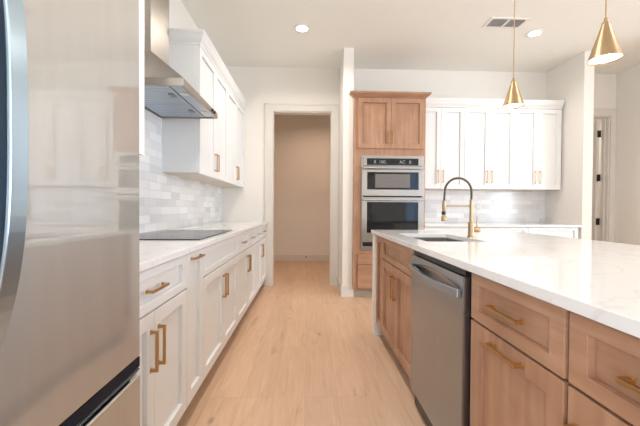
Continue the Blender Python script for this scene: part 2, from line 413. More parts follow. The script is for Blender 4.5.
def base(name, x0, x1, y0, y1, h=0.135):
    return struct(MB().box(x0, x1, y0, y1, 0, h).build(name, TRIM, bevel=0.003))
base('baseboard_pantry', XW, 1.48, 6.935, 6.95)
m = MB(); m.box(0.416, 0.571, 4.130, 4.145, 0, 0.135); m.box(0.416, 0.431, 4.145, YW, 0, 0.135); m.box(0.556, 0.571, 4.145, 4.16, 0, 0.135)
struct(m.build('baseboard_partition', TRIM, bevel=0.003))
m = MB(); m.box(XN0 - 0.012, XN1 + 0.015, YN - 0.015, YN, 0, 0.135); m.box(XN1, XN1 + 0.015, YN, YW, 0, 0.135)
struct(m.build('baseboard_nook', TRIM, bevel=0.003))
base('baseboard_hall', XH - 0.015, XH, 3.2, YW - 0.02)
base('baseboard_dining', XH + 0.12, XR, 3.185, 3.2)
base('baseboard_rear', XW, XR, YF, YF + 0.015)
base('baseboard_right', XR - 0.015, XR, YF + 0.015, 3.18)
# glazed tile backsplashes
struct(MB().box(XW, XW + 0.009, 0.9, YW, 0.914, 1.40).box(XW, XW + 0.009, 1.90, 2.85, 1.40, 2.2).build('trim_5', TILEY), 'pale glazed tile backsplash behind the cooktop')
struct(MB().box(1.446, XN0, YW - 0.009, YW, 0.914, 1.385).build('trim_6', TILEX), 'pale glazed tile backsplash along the back counter')

# ---------------------------------------------------------------- cabinet fronts
class Front:
    """frame of a cabinet front: u runs along the run, w outwards from the door faces"""
    def __init__(s, kind, plane): s.k, s.p = kind, plane
    def P(s, u, w, z):
        if s.k == 'L': return (s.p + w, u, z)        # left run, faces +X
        if s.k == 'I': return (s.p - w, u, z)        # island, faces -X
        return (u, s.p - w, z)                       # back run, faces -Y
    def box(s, m, u0, u1, w0, w1, z0, z1):
        a, b = s.P(u0, w0, z0), s.P(u1, w1, z1)
        return m.box(a[0], b[0], a[1], b[1], a[2], b[2])

def shaker(F, u0, u1, z0, z1, mat, name, parent, rail=0.057, depth=0.0165, th=0.020, rz=None, slab=False):
    m = MB()
    if slab:
        F.box(m, u0, u1, -th, 0, z0, z1)
        return m.build(name, mat, parent, bevel=0.0018)
    rz = rz or rail
    R = []
    for (a, b, c, d, w_) in ((u0, u1, z0, z1, -th), (u0, u1, z0, z1, 0), (u0+rail, u1-rail, z0+rz, z1-rz, 0),
                             (u0+rail, u1-rail, z0+rz, z1-rz, -depth-.003), (u0+rail+.003, u1-rail-.003, z0+rz+.003, z1-rz-.003, -depth-.003), (u0+rail+.0035, u1-rail-.0035, z0+rz+.0035, z1-rz-.0035, -depth)):
        R.append([F.P(a, w_, c), F.P(b, w_, c), F.P(b, w_, d), F.P(a, w_, d)])
    m.loft(R)
    return m.build(name, mat, parent, bevel=0.0014)

def pull(F, parent, u, z, length, vertical, mat=None, t=0.0098, so=0.028):
    mat = mat or PULL
    m = MB(); h = length / 2; q = t / 2
    if vertical:
        F.box(m, u-q, u+q, so-t, so, z-h, z+h)
        for s in (-1, 1):
            F.box(m, u-q, u+q, 0, so-t, z+s*h-(t*1.2 if s > 0 else 0), z+s*h+(0 if s > 0 else t*1.2))
            F.box(m, u-q*1.5, u+q*1.5, 0, 0.003, z+s*(h-t*.6)-t*.9, z+s*(h-t*.6)+t*.9)
    else:
        F.box(m, u-h, u+h, so-t, so, z-q, z+q)
        for s in (-1, 1):
            F.box(m, u+s*h-(t*1.2 if s > 0 else 0), u+s*h+(0 if s > 0 else t*1.2), 0, so-t, z-q, z+q)
            F.box(m, u+s*(h-t*.6)-t*.9, u+s*(h-t*.6)+t*.9, 0, 0.003, z-q*1.5, z+q*1.5)
    return m.build('handle', mat, parent, bevel=0.001)

ZB, ZD, ZT, ZU = 0.117, 0.704, 0.874, 0.884       # door bottom, drawer line, front top, counter underside
def base_cabinet(F, u0, u1, depth, label, layout, mat, toe, group, open_top=False):
    """layout: list of (kind, ...) fronts"""
    o = F.P((u0+u1)/2, -depth/2, 0)
    t = thing('base_cabinet', o, label, 'cabinet', group)
    m = MB()
    if open_top:
        for q in ((u0, u0+.016, -depth+.012, -.021, .105, ZU), (u1-.016, u1, -depth+.012, -.021, .105, ZU), (u0+.016, u1-.016, -depth+.012, -depth+.028, .105, ZU), (u0+.016, u1-.016, -.04, -.021, .105, ZU), (u0+.016, u1-.016, -depth+.028, -.04, .105, .125)): F.box(m, *q)
    else: F.box(m, u0, u1, -depth+.012, -0.021, 0.105, ZU)
    m.build('carcass', mat, t)
    m = MB(); F.box(m, u0, u1, -depth+.012, -0.078, 0.0, 0.105); m.build('toe_kick', toe, t)
    g = 0.0025
    for it in layout:
        kind = it[0]
        if kind == 'doors':                         # pair of doors
            z0, z1 = it[1], it[2]; c = (u0+u1)/2
            for s in (-1, 1):
                a, b = (u0+g, c-g/2) if s < 0 else (c+g/2, u1-g)
                d = shaker(F, a, b, z0, z1, mat, 'door', t)
                if it[3]: pull(F, d, c + s*0.032, it[3], 0.157, True)
        elif kind == 'door':                        # single door, pull at u
            d = shaker(F, u0+g, u1-g, it[1], it[2], mat, 'door', t, rail=it[5] if len(it) > 5 else 0.057)
            if it[3] == 'h': pull(F, d, (u0+u1)/2, it[4], 0.155 if u1-u0 > .3 else 0.145, False)
            elif it[3] is not None: pull(F, d, it[3], it[4], 0.157, True)
        elif kind == 'drawers':                     # n drawers side by side
            n = it[1]; ww = (u1-u0)/n
            for i in range(n):
                a, b = u0+ww*i+g, u0+ww*(i+1)-g
                d = shaker(F, a, b, it[2], it[3], mat if mat is not WOOD else WOODH, 'drawer_front', t, rail=0.05 if not it[4:] or it[4] is not False else 0.05, rz=0.036)
                if not (it[4:] and it[4] is False): pull(F, d, (a+b)/2, (it[2]+it[3])/2 - (0.04 if F.k == 'B' else 0), it[5] if len(it) > 5 else 0.142, False)
    return t

L = Front('L', -0.591)
DL = 0.591 - 1.236 + 0.0                            # negative
dep = 1.236 - 0.591
g1 = 'white base cabinets along the left wall'
base_cabinet(L, 0.96, 1.6465, dep, 'white base cabinet nearest the refrigerator with one wide drawer over two doors', [('drawers', 1, ZD+.008, ZT), ('doors', ZB, ZD, 0.56)], WHITE, TOEW, g1)
base_cabinet(L, 1.6465, 1.9, dep, 'narrow white pull-out base cabinet with a single gold pull near its top', [('door', ZB, ZT, 'h', 0.845)], WHITE, TOEW, g1)
base_cabinet(L, 1.9, 2.815, dep, 'white base cabinet directly under the black cooktop with a blank top panel', [('drawers', 1, ZD+.008, ZT, False), ('doors', ZB, ZD, 0.56)], WHITE, TOEW, g1)
base_cabinet(L, 2.815, 3.782, dep, 'white two-drawer two-door base cabinet just beyond the cooktop', [('drawers', 2, ZD+.008, ZT, True, 0.14), ('doors', ZB, ZD, 0.56)], WHITE, TOEW, g1)
base_cabinet(L, 3.782, 4.73, dep, 'farthest white base cabinet on the left, ending at the pantry doorway wall', [('drawers', 2, ZD+.008, ZT, True, 0.14), ('doors', ZB, ZD, 0.56)], WHITE, TOEW, g1)
ct = MB().box(XW + 0.009, -0.567, 0.935, 4.748, 0.884, 0.914).build('countertop', QUARTZ, bevel=0.002)
tag(ct, 'long white quartz countertop on the left cabinets, holding the cooktop', 'countertop')

# ---------------------------------------------------------------- wall cabinets
CROWN = [(0.0, 2.447), (0.006, 2.452), (0.006, 2.466), (0.018, 2.474), (0.036, 2.492), (0.05, 2.515), (0.056, 2.522), (0.062, 2.527), (0.062, 2.545)]
def crown(parent, x0, x1, y0, y1, sides, mat, prof=CROWN):
    m = MB(); R = []
    for o_, z in prof:
        o_ *= 0.75; z = 2.465 + (z - 2.447)*1.08
        R.append([(x0 - o_*('W' in sides), y0 - o_*('S' in sides), z), (x1 + o_*('E' in sides), y0 - o_*('S' in sides), z),
                  (x1 + o_*('E' in sides), y1 + o_*('N' in sides), z), (x0 - o_*('W' in sides), y1 + o_*('N' in sides), z)])
    m.loft(R); return m.build('crown_moulding', mat, parent)

def wall_cabinet(F, u0, u1, depth, z0, z1, label, group, sides, pz=1.543, single=False):
    o = F.P((u0+u1)/2, -depth/2, z0)
    t = thing('wall_cabinet', o, label, 'cabinet', group)
    m = MB(); F.box(m, u0, u1, -depth, -0.0425, z0 + 0.004, z1); m.build('carcass', WHITE, t, bevel=0.001)
    m = MB(); F.box(m, u0+.003, u1-.003, -0.0425, -0.04, z0+.006, z1); F.box(m, u0, u1, -0.04, -0.023, z0+.004, z1); F.box(m, u0+.003, u1-.003, -0.023, -0.0205, z0+.006, z1); m.build('face_frame', WHITE, t, bevel=0.0008)
    m = MB(); F.box(m, u0+.012, u1-.012, -depth+.01, -0.035, z0, z0+0.004); m.build('bottom_panel', MAPLE, t)
    c = (u0+u1)/2; g = 0.0025
    for s in (-1, 1):
        a, b = (u0+g, c-g/2) if s < 0 else (c+g/2, u1-g)
        d = shaker(F, a, b, z0 - 0.004, z1 - 0.006, WHITE, 'door', t)
        pull(F, d, c + s*0.034, pz, 0.165, True)
    a, b = F.P(u0, -depth, 0), F.P(u1, 0, 0)
    crown(t, min(a[0], b[0]), max(a[0], b[0]), min(a[1], b[1]), max(a[1], b[1]), sides, WHITE)
    return t
LU = Front('L', -0.912)
du = 1.236 - 0.912
g2 = 'white wall cabinets on the left wall'
wall_cabinet(LU, 0.99, 1.893, du, 1.395, 2.467, 'white wall cabinet between the refrigerator and the range hood, mostly hidden', g2, 'EN')
wall_cabinet(LU, 2.838, 3.80, du, 1.395, 2.467, 'white wall cabinet on the left just beyond the range hood', g2, 'ES')
wall_cabinet(LU, 3.80, 4.745, du, 1.395, 2.467, 'white wall cabinet on the left farthest away beside the pantry doorway', g2, 'E')

B = Front('B', 4.41)
g3 = 'white wall cabinets on the back wall'
db = YW - 4.41
wall_cabinet(B, 1.448, 2.092, db, 1.382, 2.467, 'white back wall cabinet beside the tall wooden oven cabinet', g3, 'S')
wall_cabinet(B, 2.092, 2.775, db, 1.382, 2.467, 'middle white back wall cabinet of the three, behind the nearer hanging lamp rod', g3, 'S')
wall_cabinet(B, 2.775, 3.425, db, 1.382, 2.467, 'rightmost white back wall cabinet, next to the nook side wall', g3, 'S')
BB = Front('B', 4.115)
g4 = 'white base cabinets along the back wall'
for a, b, l in ((1.448, 2.10, 'white back base cabinet beside the oven cabinet, mostly behind the island'), (2.10, 2.785, 'middle white back base cabinet, mostly hidden behind the island faucet'), (2.785, 3.44, 'rightmost white back base cabinet by the nook wall, its drawer front visible')):
    base_cabinet(BB, a, b, YW - 4.115, l, [('drawers', 1, ZD+.008, ZT, True, 0.14), ('doors', ZB, ZD, 0.56)], WHITE, TOEW, g4)
tag(MB().box(1.448, XN0 - 0.002, 4.088, YW - 0.009, 0.884, 0.914).build('countertop', QUARTZ, bevel=0.002), 'white quartz countertop along the back wall under the tile', 'countertop')
def outlet(loc, axis, label):
    x, y, z = loc
    t = thing('wall_outlet', loc, label, 'outlet')
    MB().box(x-.036, x+.036, y-.006, y, z-.057, z+.057).build('cover_plate', PLASTIC, t, bevel=0.002)
    for s in (-1, 1):
        m = MB(); m.box(x-.017, x+.017, y-.009, y-.006, z+s*.026-.016, z+s*.026+.016)
        so = m.build('socket', PLASTIC, t, bevel=0.001)
        MB().box(x-.008, x-.005, y-.0095, y-.009, z+s*.026-.006, z+s*.026+.008).box(x+.005, x+.008, y-.0095, y-.009, z+s*.026-.006, z+s*.026+.008).build('slot', BLACK, so)
outlet((2.47, YW - 0.009, 1.145), 'Y', 'white outlet set in the tile backsplash behind the faucet')
outlet((-0.294, 6.95, 0.431), 'Y', 'small white outlet low on the wall seen through the pantry doorway')
t = thing('door_stop', (-0.042, 6.935, 0.09), 'small black spring door stop on the pantry baseboard', 'door stop')
MB().lathe((-0.042, 6.935, 0.09), [(0.014, 0), (0.012, -0.006), (0.006, -0.008), (0.006, -0.06)], 12, 'Y').build('rod', IRON, t, smooth=True)
MB().lathe((-0.042, 6.935, 0.09), [(0.011, -0.06), (0.013, -0.066), (0.011, -0.078)], 12, 'Y').build('rubber_tip', IRON, t, smooth=True)

# ---------------------------------------------------------------- tall oven cabinet
OX0, OX1 = 0.558, 1.446
OF = Front('B', 4.07)
t = thing('oven_cabinet', ((OX0+OX1)/2, 4.4, 0), 'tall stained maple cabinet on the back wall housing the ovens', 'cabinet')
m = MB()
m.box(OX0, 0.66, 4.091, YW-.012, 0.105, 2.472); m.box(1.412, OX1, 4.091, YW-.012, 0.105, 2.472)
m.box(0.66, 1.412, 4.091, YW-.012, 1.745, 2.472); m.box(0.66, 1.412, 4.091, YW-.012, 0.105, 0.60); m.box(0.66, 1.412, 4.55, YW-.012, 0.60, 1.745)
m.build('carcass', WOOD, t)
MB().box(OX0+.015, OX1, 4.168, YW-.012, 0, 0.105).build('toe_kick', TOEW, t)
CO = [(0.0, 2.470), (0.008, 2.473), (0.008, 2.480), (0.022, 2.490), (0.038, 2.503), (0.050, 2.512), (0.056, 2.532)]
m = MB(); R = []
for o_, z in CO:
    yb = 4.12                                   # in front of the wing wall the left return stops at its face
    R.append([(OX0 - o_, 4.091 - o_, z), (OX1 + o_, 4.091 - o_, z), (OX1 + o_, 4.32, z), (OX0 - 0.0, 4.32, z), (OX0 - 0.0, 4.142, z), (OX0 - o_, 4.142, z)])
m.loft(R); m.build('crown_moulding', WOODX, t)
for s in (-1, 1):
    c = 1.011
    a, b = (0.60, c-.0015) if s < 0 else (c+.0015, 1.422)
    d = shaker(OF, a, b, 1.845, 2.462, WOOD, 'door', t)
    pull(OF, d, c + s*0.026, 1.985, 0.15, True)
shaker(OF, 0.612, 1.412, 0.42, 0.545, WOODX, 'drawer_front', t, slab=True)
shaker(OF, 0.612, 1.412, 0.122, 0.415, WOODX, 'drawer_front', t, slab=True)

# combination wall oven
EX0, EX1 = 0.648, 1.424
t = thing('wall_oven', ((EX0+EX1)/2, 4.3, 0.6), 'built-in stainless double wall oven in the tall wooden cabinet', 'oven')
m = MB(); m.box(0.665, 1.407, 4.09, 4.54, 0.61, 1.74); m.build('housing', BLACK, t)
m = MB(); m.box(EX0, EX1, 4.072, 4.0905, 0.595, 0.64); m.box(EX0, EX0+.022, 4.072, 4.0905, .64, 1.757); m.box(EX1-.022, EX1, 4.072, 4.0905, .64, 1.757); m.box(EX0+.022, EX1-.022, 4.072, 4.0905, 1.735, 1.757)
m.build('trim_frame', STEEL, t, bevel=0.001)
cp = MB().box(0.672, 1.4, 4.064, 4.0895, 1.634, 1.733).build('control_panel', STEEL, t, bevel=0.001)
MB().box(0.714, 1.352, 4.061, 4.0645, 1.64, 1.722).build('display_glass', GLASSB, cp)
def text(body, x, z, size, y, mat, parent):
    c = bpy.data.curves.new('display_text', 'FONT'); c.body = body; c.size = size; c.align_x = 'LEFT'; c.extrude = 0.0004
    tmp = bpy.data.objects.new('tmp', c); COL.objects.link(tmp)
    dg = bpy.context.evaluated_depsgraph_get(); me = bpy.data.meshes.new_from_object(tmp.evaluated_get(dg))
    bpy.data.objects.remove(tmp); bpy.data.curves.remove(c)
    o = bpy.data.objects.new('display_text', me); COL.objects.link(o); o.parent = parent
    o.location = Vector((x, y, z)) - wloc(parent); o.rotation_euler = (PI/2, 0, 0)
    me.materials.clear(); me.materials.append(mat); return o
for body, x in (('8', 0.80), ('100.', 0.86), ('AC', 1.115), ('8', 1.235)):
    text(body, x, 1.66, 0.055, 4.0605, DIGIT, cp)
def oven_door(z0, z1, gz0, gz1, hz, scr):
    d = MB()
    R = []
    x0, x1 = EX0 + .004, EX1 - .004
    for (a, b, c, e, y) in ((x0, x1, z0, z1, 4.071), (x0, x1, z0, z1, 4.045), (0.714, 1.352, gz0, gz1, 4.045), (0.716, 1.35, gz0+.002, gz1-.002, 4.049)):
        R.append([(a, y, c), (b, y, c), (b, y, e), (a, y, e)])
    d.loft(R); o = d.build('oven_door', STEEL, t, bevel=0.0015)
    gl = MB().box(0.716, 1.35, 4.0465, 4.0488, gz0+.002, gz1-.002).build('window', GLASSB, o)
    if scr: MB().box(*scr[:2], 4.0455, 4.0466, *scr[2:]).build('window_screen', SCREEN, gl)
    h = MB(); h.tube([(x0+.01, 4.002, hz), (x1-.01, 4.002, hz)], 0.0115, 14)
    for xx in (x0+.05, x1-.05): h.box(xx-.011, xx+.011, 4.004, 4.046, hz-.008, hz+.008)
    h.build('handle', HANDLE, o, smooth=True)
oven_door(1.262, 1.626, 1.338, 1.552, 1.598, (0.815, 1.245, 1.362, 1.528))
oven_door(0.695, 1.244, 0.807, 1.186, 1.212, None)
MB().box(EX0+.03, EX1-.03, 4.06, 4.0715, 0.66, 0.685).build('vent_slot', BLACK, t)

# ---------------------------------------------------------------- refrigerator
FY0, FYM, FY1, FX = -0.03, 0.438, 0.910, -0.45
t = thing('refrigerator', (-0.83, 0.436, 0), 'large stainless french-door refrigerator filling the left foreground', 'refrigerator')
MB().box(-1.20, -0.535, FY0+.005, FY1-.005, 0.03, 1.76).build('body', SLOT, t, bevel=0.004)
for sx in (-1.15, -0.6):
    for sy in (0.04, 0.83):
        MB().lathe((sx, sy, 0), [(0.025, 0), (0.025, 0.031)], 12).build('foot', BLACK, t, smooth=True)
for (a, b, hy) in ((FY0, FYM-.003, 0.40), (FYM+.003, FY1, 0.461)):
    d = MB().box(-0.53, FX, a, b, 0.702, 1.78).build('door', FRIDGE, t, bevel=0.008, seg=4)
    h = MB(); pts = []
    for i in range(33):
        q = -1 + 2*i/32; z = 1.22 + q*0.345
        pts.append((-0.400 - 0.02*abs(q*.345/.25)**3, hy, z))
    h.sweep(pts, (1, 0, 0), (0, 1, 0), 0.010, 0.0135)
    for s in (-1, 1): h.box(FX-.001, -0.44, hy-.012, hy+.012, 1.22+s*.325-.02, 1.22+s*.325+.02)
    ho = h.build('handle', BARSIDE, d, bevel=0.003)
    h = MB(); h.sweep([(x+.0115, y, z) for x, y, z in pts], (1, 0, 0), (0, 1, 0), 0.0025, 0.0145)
    h.build('face_strip', FACE, ho, bevel=0.0015)  # strip carrying the painted light blue reflection
MB().box(-0.53, -0.478, FY0+.002, FY1-.001, 0.60, 0.702).box(-0.478, -0.452, FY0+.002, FY1-.001, 0.676, 0.702).build('gasket_recess', NAVY, t)
fd = MB()
prof = [(-0.53, 0.05), (FX, 0.05), (FX, 0.651), (-0.456, 0.655), (-0.468, 0.640), (-0.50, 0.60), (-0.53, 0.60)]
fd.loft([[(x, FY0, z) for x, z in prof], [(x, FY1, z) for x, z in prof]])
fdo = fd.build('freezer_drawer', FRIDGE, t, bevel=0.003)
MB().loft([[(x, FY0+.05, z) for x, z in ((-0.475, .655), (-0.458, .672), (-0.452, .668), (-0.466, .648))], [(x, FY1, z) for x, z in ((-0.475, .655), (-0.458, .672), (-0.452, .668), (-0.466, .648))]]).build('handle_lip', SLOTD, fdo)

# ---------------------------------------------------------------- cooktop
t = thing('cooktop', (-0.9, 2.38, 0.914), 'flat black glass induction cooktop set in the left countertop', 'cooktop')
MB().box(-1.165, -0.632, 1.965, 2.79, 0.914, 0.920).build('glass_panel', COOK, t, bevel=0.0015)
for cx, cy, rr in ((-1.02, 2.17, .08), (-0.80, 2.17, .1), (-1.02, 2.58, .1), (-0.80, 2.58, .08)):
    m = MB(); n = 40; R = []
    for r_, z in ((rr-.0015, .9199), (rr, .9199), (rr, .9203), (rr-.0015, .9203)):
        R.append([(cx+r_*math.cos(2*PI*i/n), cy+r_*math.sin(2*PI*i/n), z) for i in range(n)])
    m.loft(R, closed=True); m.build('burner_ring', SLOT, t)

# ---------------------------------------------------------------- range hood
HY0, HY1, HX = 2.05, 2.805, -0.757
xw = XW + 0.0095
t = thing('range_hood', (-1.0, 2.43, 1.84), 'stainless chimney range hood above the cooktop', 'range hood')
m = MB()
m.loft([[(xw, HY0, 1.886), (HX, HY0, 1.886), (HX, HY1, 1.886), (xw, HY1, 1.886)], [(xw, 2.30, 2.16), (-1.068, 2.30, 2.16), (-1.068, 2.60, 2.16), (xw, 2.60, 2.16)]])
m.build('canopy', HOOD, t, bevel=0.001)
m = MB()   # rim: four walls of the lip and its plate
m.box(HX-.018, HX, HY0, HY1, 1.84, 1.886); m.box(xw, HX-.018, HY0, HY0+.012, 1.84, 1.886); m.box(xw, HX-.018, HY1-.012, HY1, 1.84, 1.886); m.box(xw, xw+.012, HY0+.012, HY1-.012, 1.84, 1.886)
m.box(xw+.012, HX-.018, HY0+.012, HY1-.012, 1.875, 1.886)
rim = m.build('rim', HOOD, t, bevel=0.001)
ym = (HY0+HY1)/2
for a, b in ((HY0+.018, ym-.003), (ym+.003, HY1-.018)):
    f = MB().box(xw+.02, -0.86, a, b, 1.846, 1.87).build('grease_filter', FILTER, t, bevel=0.002)
    gm = MB()
    for i in range(9): gm.box(xw+.035, -0.875, a+.02+i*(b-a-.04)/8-.0025, a+.02+i*(b-a-.04)/8+.0025, 1.8445, 1.846)
    gm.build('baffle_ribs', HANDLE, f)
    MB().box(-0.92, -0.885, (a+b)/2-.03, (a+b)/2+.03, 1.840, 1.846).build('latch', SLOT, f, bevel=0.001)
MB().box(-0.853, HX-.022, HY0+.018, HY1-.018, 1.848, 1.87).build('light_panel', FILTER, t, bevel=0.001)
for yy in (HY0+.17, HY1-.17):
    MB().lathe((-0.815, yy, 1.848), [(0.028, 0), (0.028, -.003), (0.022, -.004)], 20).build('hood_lamp', PLASTIC, t, smooth=True)
for yy in (2.64, 2.70):
    MB().lathe((HX, yy, 1.866), [(0.011, 0), (0.011, .012), (0.009, .014)], 14, 'X').build('control_knob', BLACK, t, smooth=True)
m = MB(); m.box(xw, -1.068, 2.30, 2.60, 2.16, 2.72); m.build('chimney', HOOD, t, bevel=0.001)
m = MB(); m.box(xw, -1.074, 2.306, 2.594, 2.72, ZC); m.build('upper_chimney', HOOD, t, bevel=0.001)

# ---------------------------------------------------------------- island
I = Front('I', 0.593)
di = 0.62
g5 = 'stained maple base cabinets of the island'
tag(MB().box(0.578, 1.35, 2.868, 2.965, 0, 0.884).build('end_panel', CREAM, bevel=0.002), 'white painted panel closing the far end of the island', 'panel')
base_cabinet(I, 2.651, 2.866, di, 'narrow maple pull-out cabinet at the far end of the island', [('door', ZB, ZT, 2.69, 0.755, 0.05)], WOOD, TOE, g5)
sb = base_cabinet(I, 1.838, 2.651, di, 'maple sink base cabinet of the island with two doors and blank top panel', [('drawers', 1, ZD+.008, ZT, False), ('doors', ZB, ZD, 0.563)], WOOD, TOE, g5, True)
base_cabinet(I, 0.7425, 1.187, di, 'maple island cabinet right of the dishwasher with drawer over tall pull-out', [('drawers', 1, ZD+.008, ZT, True, 0.155), ('door', ZB, ZD, 'h', 0.672)], WOOD, TOE, g5)
base_cabinet(I, 0.29, 0.7345, di, 'maple island cabinet nearest the camera, cut by the right picture edge', [('drawers', 1, ZD+.008, ZT, True, 0.155), ('door', ZB, ZD, 0.708, 0.55)], WOOD, TOE, g5)
base_cabinet(I, -0.2, 0.282, di, 'maple island cabinet at the near end, past the one cut by the picture edge', [('drawers', 1, ZD+.008, ZT, True, 0.155), ('doors', ZB, ZD, 0.56)], WOOD, TOE, g5)
tag(MB().box(1.2135, 1.35, -0.2, 2.868, 0, 0.884).build('back_panel', WOOD), 'maple panel closing the seating side of the island', 'panel')
# stile filler either side of the dishwasher
m = MB(); m.box(0.616, 1.213, 1.187, 1.203, 0.0, 0.884); tag(m.build('filler_panel', WOOD), 'thin maple filler between dishwasher and the island drawers', 'panel')

SX0, SX1, SY0, SY1 = 0.695, 1.062, 1.92, 2.53     # sink opening
CX0, CX1, CY0, CY1 = 0.567, 1.80, -0.25, 2.985
m = MB(); bm = m.bm
xs = [CX0, SX0, SX1, CX1]; ys = [CY0, SY0, SY1, CY1]
V = {(i, j, k): bm.verts.new((xs[i], ys[j], 0.884 if k == 0 else 0.914)) for i in range(4) for j in range(4) for k in range(2)}
for i in range(3):
    for j in range(3):
        if (i, j) == (1, 1): continue
        bm.faces.new([V[i, j, 1], V[i+1, j, 1], V[i+1, j+1, 1], V[i, j+1, 1]]); bm.faces.new([V[i, j, 0], V[i, j+1, 0], V[i+1, j+1, 0], V[i+1, j, 0]])
def side(a, b): bm.faces.new([V[(*a, 0)], V[(*b, 0)], V[(*b, 1)], V[(*a, 1)]])
for i in range(3):
    side((i, 0), (i+1, 0)); side((i+1, 3), (i, 3)); side((0, i+1), (0, i)); side((3, i), (3, i+1))
side((2, 1), (1, 1)); side((1, 2), (2, 2)); side((1, 1), (1, 2)); side((2, 2), (2, 1))
tag(m.build('countertop', QUARTZ, bevel=0.002), 'large white quartz island countertop with the sink cut into it', 'countertop')

t = thing('kitchen_sink', ((SX0+SX1)/2, (SY0+SY1)/2, 0.66), 'stainless undermount sink in the island countertop', 'sink')
def rrect(x0, x1, y0, y1, r_, z, n=6):
    p = []
    for cx, cy, a0 in ((x1-r_, y1-r_, 0), (x0+r_, y1-r_, PI/2), (x0+r_, y0+r_, PI), (x1-r_, y0+r_, 1.5*PI)):
        for i in range(n+1): a = a0 + i*PI/2/n; p.append((cx+r_*math.cos(a), cy+r_*math.sin(a), z))
    return p
m = MB(); e = 0.004
m.loft([rrect(SX0-e, SX1+e, SY0-e, SY1+e, .02, .8835), rrect(SX0+.002-e, SX1+e, SY0-e, SY1+e, .02, .70), rrect(SX0+.02, SX1-.02, SY0+.02, SY1-.02, .03, .675),
        rrect(SX0+.02, SX1-.02, SY0+.02, SY1-.02, .03, .668), rrect(SX0-e-.01, SX1+e+.01, SY0-e-.01, SY1+e+.01, .02, .695), rrect(SX0-.03, SX1+.03, SY0-.03, SY1+.03, .03, .8835)], closed=False, cap=False)
R = m.bm; R.verts.ensure_lookup_table()
n = 28
R.faces.new([R.verts[2*n+i] for i in range(n)]); R.faces.new([R.verts[3*n+i] for i in range(n)])
for i in range(n): R.faces.new((R.verts[5*n+i], R.verts[5*n+(i+1) % n], R.verts[(i+1) % n], R.verts[i]))
R.faces.ensure_lookup_table()
m.build('bowl', STEEL, t, smooth=True)
MB().lathe(((SX0+SX1)/2, (SY0+SY1)/2, .675), [(0.045, 0.0), (0.045, .003), (0.03, .002), (0.028, .0005)], 24).build('drain', HANDLE, t, smooth=True)

# faucet
FXp, FYp = 1.107, 2.225
t = thing('kitchen_faucet', (FXp, FYp, 0.914), 'tall brushed gold spring faucet standing behind the island sink', 'faucet')
MB().lathe((FXp, FYp, .914), [(0.026, 0), (0.026, .006), (0.019, .008), (0.019, .10), (0.0115, .104), (0.0115, .255)], 24).build('body', BRASS, t, smooth=True)
lv = MB().lathe((FXp, FYp, .965), [(0.013, .012), (0.018, .026), (0.0185, .052), (0.015, .057)], 18, 'X').build('valve', BRASS, t, smooth=True)
MB().tube([(FXp+.041, FYp, .975), (FXp+.041, FYp, 1.06)], [0.0045, 0.0035], 10).build('lever', BRASS, lv, smooth=True)
# hose arc
r_ = 0.092; zc_ = 1.220; n = 28; AX = FXp - r_
arc = [(FXp, FYp, 1.165 + (zc_-1.165)*i/6) for i in range(6)] + [(AX + r_*math.cos(a), FYp, zc_ + r_*math.sin(a)*1.02) for a in [PI*i/n for i in range(n+1)]]
arc += [(AX - r_ - 0.001*i, FYp, zc_ - 0.0165*i) for i in range(1, 6)]
MB().tube(arc, 0.0066, 10).build('hose', SPRING, t, smooth=True)
# spring coil round the arc
def coil(path, R0, turns, steps=10):
    P = [Vector(p) for p in path]; d = [0]
    for a, b in zip(P, P[1:]): d.append(d[-1] + (b-a).length)
    out = []; N_ = int(turns*steps)
    for k in range(N_+1):
        s = d[-1]*k/N_; i = max(j for j in range(len(d)) if d[j] <= s + 1e-9); i = min(i, len(P)-2)
        f = (s-d[i])/(d[i+1]-d[i]); p = P[i].lerp(P[i+1], f); tg = (P[i+1]-P[i]).normalized()
        u = Vector((0, 1, 0)); v = tg.cross(u); a = 2*PI*k/steps
        out.append(p + (u*math.cos(a) + v*math.sin(a))*R0)
    return out
MB().tube(coil(arc[:-3], 0.0092, 26, 9), 0.0014, 5).build('spring_coil', BRASS, t, smooth=True)
hx_ = AX - r_ - 0.004
MB().lathe((hx_, FYp, 0), [(0.012, 1.16), (0.012, 1.095), (0.010, 1.09), (0.010, 1.062), (0.0165, 1.055), (0.0185, 1.03), (0.017, 1.022)], 20).build('spray_head', BRASS, t, smooth=True)
MB().lathe((hx_-.002, FYp, 0), [(0.0135, 1.088), (0.0135, 1.066)], 18).build('spray_button', SPRING, t, smooth=True)
m = MB(); m.tube([(FXp-.008, FYp, 1.126), (hx_+.008, FYp, 1.126)], 0.0045, 10)
m.lathe((FXp, FYp, 1.126), [(0.0135, -.008), (0.0135, .008)], 18); m.lathe((hx_, FYp, 1.126), [(0.014, -.007), (0.014, .007)], 18)
m.build('docking_arm', BRASS, t, smooth=True)

# dishwasher
t = thing('dishwasher', (0.9, 1.53, 0), 'stainless dishwasher with bowed bar handle built into the island', 'dishwasher')
DY0, DY1, DXF = 1.209, 1.828, 0.574
MB().box(0.600, 1.18, DY0+.004, DY1-.004, 0.02, 0.872).build('tub', BLACK, t)
MB().box(0.665, 0.68, DY0+.004, DY1-.004, 0.0, 0.11).build('toe_panel', BLACK, t)
